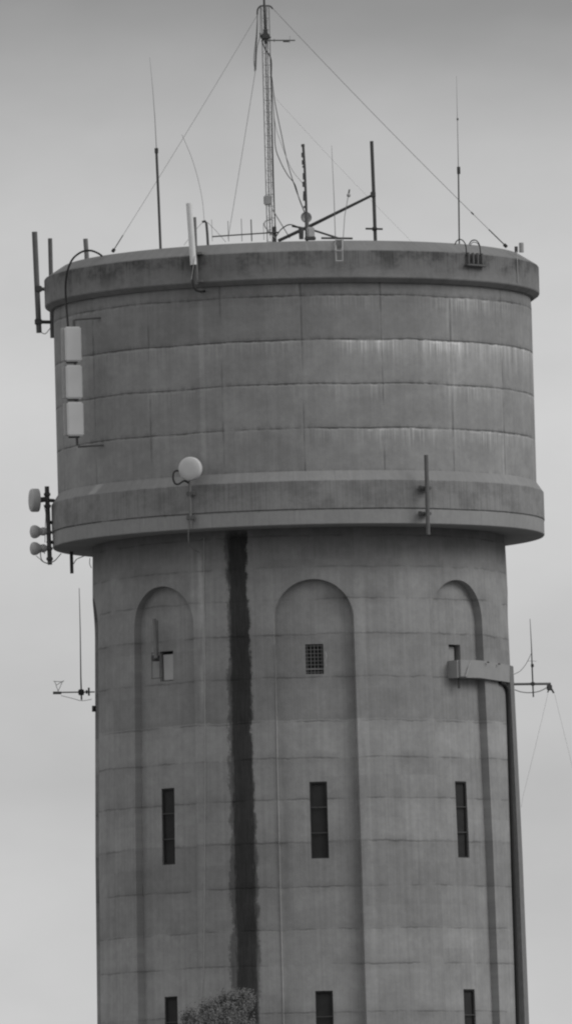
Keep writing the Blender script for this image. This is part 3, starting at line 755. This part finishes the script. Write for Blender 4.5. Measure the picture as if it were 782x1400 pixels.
# conduit hugging the inner side
pts = []
for y in [932, 936, 942, 950]+list(range(975, 1900, 50)):
    x = {932: 683, 936: 689.5, 942: 692.5, 950: 693.5}.get(y, 693.8+(y-950)*.031)
    z = P(x, y, -1.6).z; pts.append(cylp(x, y, RS(max(z, 0))+.05))
T('conduit', pts, .055, 'black', t, 8)

# right arm antenna
t = thing('arm_antenna', 'side arm antenna with whip and drooping cables sticking out right of the shaft', 'antenna', P(703, 936, 0))
T('boom', [P(696, 935.5, 0), P(752.5, 934.8, 0)], .034, 'galv', t, 8)
T('whip', [P(728.6, 953, -.05), P(727, 915, -.05), P(726, 884, -.05), P(724, 846, -.05)], [.020, .020, .013, .007], 'dark', t, 6)
bm = bmesh.new(); abox(bm, P(727.2, 910, -.05), .08, .08, .09, 0, .01); abox(bm, P(727.8, 935, -.04), .1, .1, .1, 0, .01); finish('clamp', bm, M['dark'], t)
T('crossbar', [P(720, 903.6, -.05), P(733, 904, -.05)], .005, 'wire', t, 5)
bm = bmesh.new(); abox(bm, P(750.5, 940, 0), .14, .1, .16, .2, .02); tube(bm, [P(750, 936, 0), P(756.5, 947.5, 0)], .026, 6); tube(bm, [P(752, 938, 0), P(748, 947, 0)], .018, 6); finish('end_clamp', bm, M['dark'], t)
T('cable', [P(703, 943, 0), P(712, 946, 0), P(724, 947, 0), P(737, 945, 0), P(749, 939, 0)], .014, 'wire', t, 6, True)
T('cable', [P(702, 922, 0), P(711, 917, 0), P(719, 907, 0), P(725.5, 894, 0)], .009, 'wire', t, 6, True)
g1 = P(748.5, 948, 0); tag(T('wire_aerial', slack(g1, P(714, 1090, .6), .03)+[P(712, 1104, .7)], .0032, 'wire', None, 5), 'faint wire dropping from the right arm back to the shaft edge', 'wire')
g2 = P(757, 947, 0); gend = P(1010, 1957, -2); gend.z = 0.02
tag(T('wire_aerial', slack(g2, gend, .25, 30), .0032, 'wire', None, 5), 'faint wire falling outward from the right arm towards the right edge of the picture', 'wire')

# ------------------------------------------------------------------ tree
TY = -28.0
tc = P(296, 1400, TY); tb = Vector((tc.x, TY, 0))
t = thing('tree', 'grey leafy tree, its round crown top in front of the black strip', 'tree', tb)
random.seed(11)
topz = P(330, 1351, TY).z
bm = bmesh.new()
tube(bm, smoothpts([tb, tb+Vector((.1, 0, 3)), tb+Vector((-.05, .1, 6)), tb+Vector((.15, 0, 8.6))]), [.26-.17*i/24 for i in range(25)], 10)
limbs = []
cent = Vector((tb.x, TY, topz-2.3))
lobes = []
def lob(px, py, r_, dy=0): lobes.append((P(px, py, TY+dy), r_))
lob(326, 1379, .40); lob(302, 1387, .40, .3); lob(268, 1401, .36); lob(308, 1399, .55, -.3); lob(328, 1410, .42, .2); lob(250, 1420, .30); lob(286, 1379, .22, .2); lob(334, 1364, .22); lob(310, 1369, .26, .3); lob(258, 1388, .15); lob(290, 1410, .5)
for i in range(26):
    d = Vector((random.gauss(0, 1), random.gauss(0, 1), random.gauss(0, .9))).normalized()
    c = cent + Vector((d.x*1.5, d.y*1.6, d.z*1.6-.6))
    if c.z > topz-1.5: c.z = topz-1.5-random.random()*.5
    lobes.append((c, random.uniform(.6, .85)))
for c, r_ in lobes:
    s0 = Vector((tb.x+.05, TY+.02, random.uniform(5.5, 8.4)))
    mid = s0.lerp(c, .5)+Vector((random.uniform(-.2, .2), random.uniform(-.2, .2), .15))
    p = smoothpts([s0, mid, c], 5); tube(bm, p, [.07-.058*i/(len(p)-1) for i in range(len(p))], 6)
    for k in range(14):
        e = c+Vector((random.gauss(0, 1), random.gauss(0, 1), random.gauss(.3, 1))).normalized()*r_*random.uniform(.7, 1.12)
        tube(bm, [c+(e-c)*.05, c.lerp(e, .5)+Vector((0, 0, .03)), e], [.012, .008, .003], 4)
finish('trunk', bm, M['bark'], t)
lm, lb, loc_ = new_mat('leaf', .7); setcol(lb, (noise(loc_, 2.2, 4, .6)*.9+.5)*(noise(loc_, 25.0, 2)*.5+.75)*.18)
verts, faces = [], []
for c, r_ in lobes:
    nclump = int(300*r_*r_)+12
    for k in range(nclump):
        d = Vector((random.gauss(0, 1), random.gauss(0, 1), random.gauss(0, 1))).normalized()
        cc_ = c + d*r_*(random.random()**.45)*random.uniform(.75, 1.22)
        for q in range(24):
            p = cc_+Vector((random.gauss(0, .065), random.gauss(0, .065), random.gauss(0, .075)))
            a = Vector((random.gauss(0, 1), random.gauss(0, 1), random.gauss(.2, 1))).normalized(); b_ = a.orthogonal().normalized()
            L = random.uniform(.035, .075); W = L*.30; i0 = len(verts)
            verts += [p-a*L*.5, p+b_*W, p+a*L*.5, p-b_*W]; faces.append((i0, i0+1, i0+2, i0+3))
me = bpy.data.meshes.new('crown'); me.from_pydata(verts, [], faces); me.materials.append(lm)
o = bpy.data.objects.new('crown', me); col.objects.link(o); o.parent = t; o.matrix_parent_inverse = Matrix.Translation(-t.location)

# ------------------------------------------------------------------ light
SUN_EL, SUN_AZ = R(36), R(74)        # azimuth measured from the camera direction (-Y) towards +X
sd = Vector((math.sin(SUN_AZ)*math.cos(SUN_EL), -math.cos(SUN_AZ)*math.cos(SUN_EL), math.sin(SUN_EL)))
sl = bpy.data.lights.new('sun', 'SUN'); sl.energy = 1.08; sl.angle = R(30); sl.color = (1, .995, .985)
so = bpy.data.objects.new('sun', sl); col.objects.link(so); so.rotation_euler = sd.to_track_quat('Z', 'Y').to_euler()
w = bpy.data.worlds.new('World'); scene.world = w; w.use_nodes = True; S.nt = w.node_tree
bg = w.node_tree.nodes['Background']; bg.inputs[1].default_value = .1
sk = w.node_tree.nodes.new('ShaderNodeTexSky'); sk.sky_type = 'NISHITA'; sk.sun_disc = False
sk.sun_elevation = SUN_EL; sk.sun_rotation = math.atan2(sd.x, sd.y); sk.dust_density = 4; sk.air_density = 1
bw = w.node_tree.nodes.new('ShaderNodeRGBToBW'); w.node_tree.links.new(sk.outputs[0], bw.inputs[0])
tcn = w.node_tree.nodes.new('ShaderNodeTexCoord'); sp = w.node_tree.nodes.new('ShaderNodeSeparateXYZ'); w.node_tree.links.new(tcn.outputs['Generated'], sp.inputs[0])
dx, dy, dz = (S(sp.outputs[i]) for i in range(3))
el = S.m('ARCSINE', dz)*57.29578
az = S.m('ARCTAN2', dx, dy)*57.29578
n1 = noise(xyz(az*.22, el*.55, 2.0), 1.0, 3, .5)
n2 = noise(xyz(az*.7, el*1.6, 5.0), 1.0, 3, .55)
elw = el + (n1-.5)*.55 + (n2-.5)*.2 + az*.05
cl = ramp(elw/10.0, [(0, .60), (.17, .61), (.205, .595), (.275, .53), (.36, .58), (.47, .64), (.54, .62), (.575, .54), (.605, .50), (.635, .41), (.665, .30), (.70, .26), (.80, .30), (1, .47)])
hi = smooth(el, 8.0, 40.0, 0.0, .15)
n3 = noise(xyz(az*.9, el*1.5, 8.0), 1.0, 5, .55)
n4 = noise(xyz(az*.35, el*.9, 18.0), 1.0, 2, .5)
sky = (cl + hi)*10.0 * ((n3-.5)*.20+(n4-.5)*.26+1.0)*.94 + S(bw.outputs[0])*.05
S.nt.links.new(sky.k, bg.inputs[0])

# ------------------------------------------------------------------ camera
cd = bpy.data.cameras.new('camera'); cam = bpy.data.objects.new('camera', cd); col.objects.link(cam)
cd.sensor_fit = 'VERTICAL'; cd.sensor_height = 24; cd.lens = FPX/1400*24; cd.clip_start = 1; cd.clip_end = 30000
mw = Matrix((RT, UP, -fw)).transposed().to_4x4(); mw.translation = CAM; cam.matrix_world = mw
scene.camera = cam
scene.render.engine = 'CYCLES'
scene.cycles.pixel_filter_type = 'BLACKMAN_HARRIS'; scene.cycles.filter_width = 2.2
vs = scene.view_settings; vs.view_transform = 'Standard'; vs.look = 'None'; vs.gamma = 1; vs.exposure = 0; vs.use_curve_mapping = False
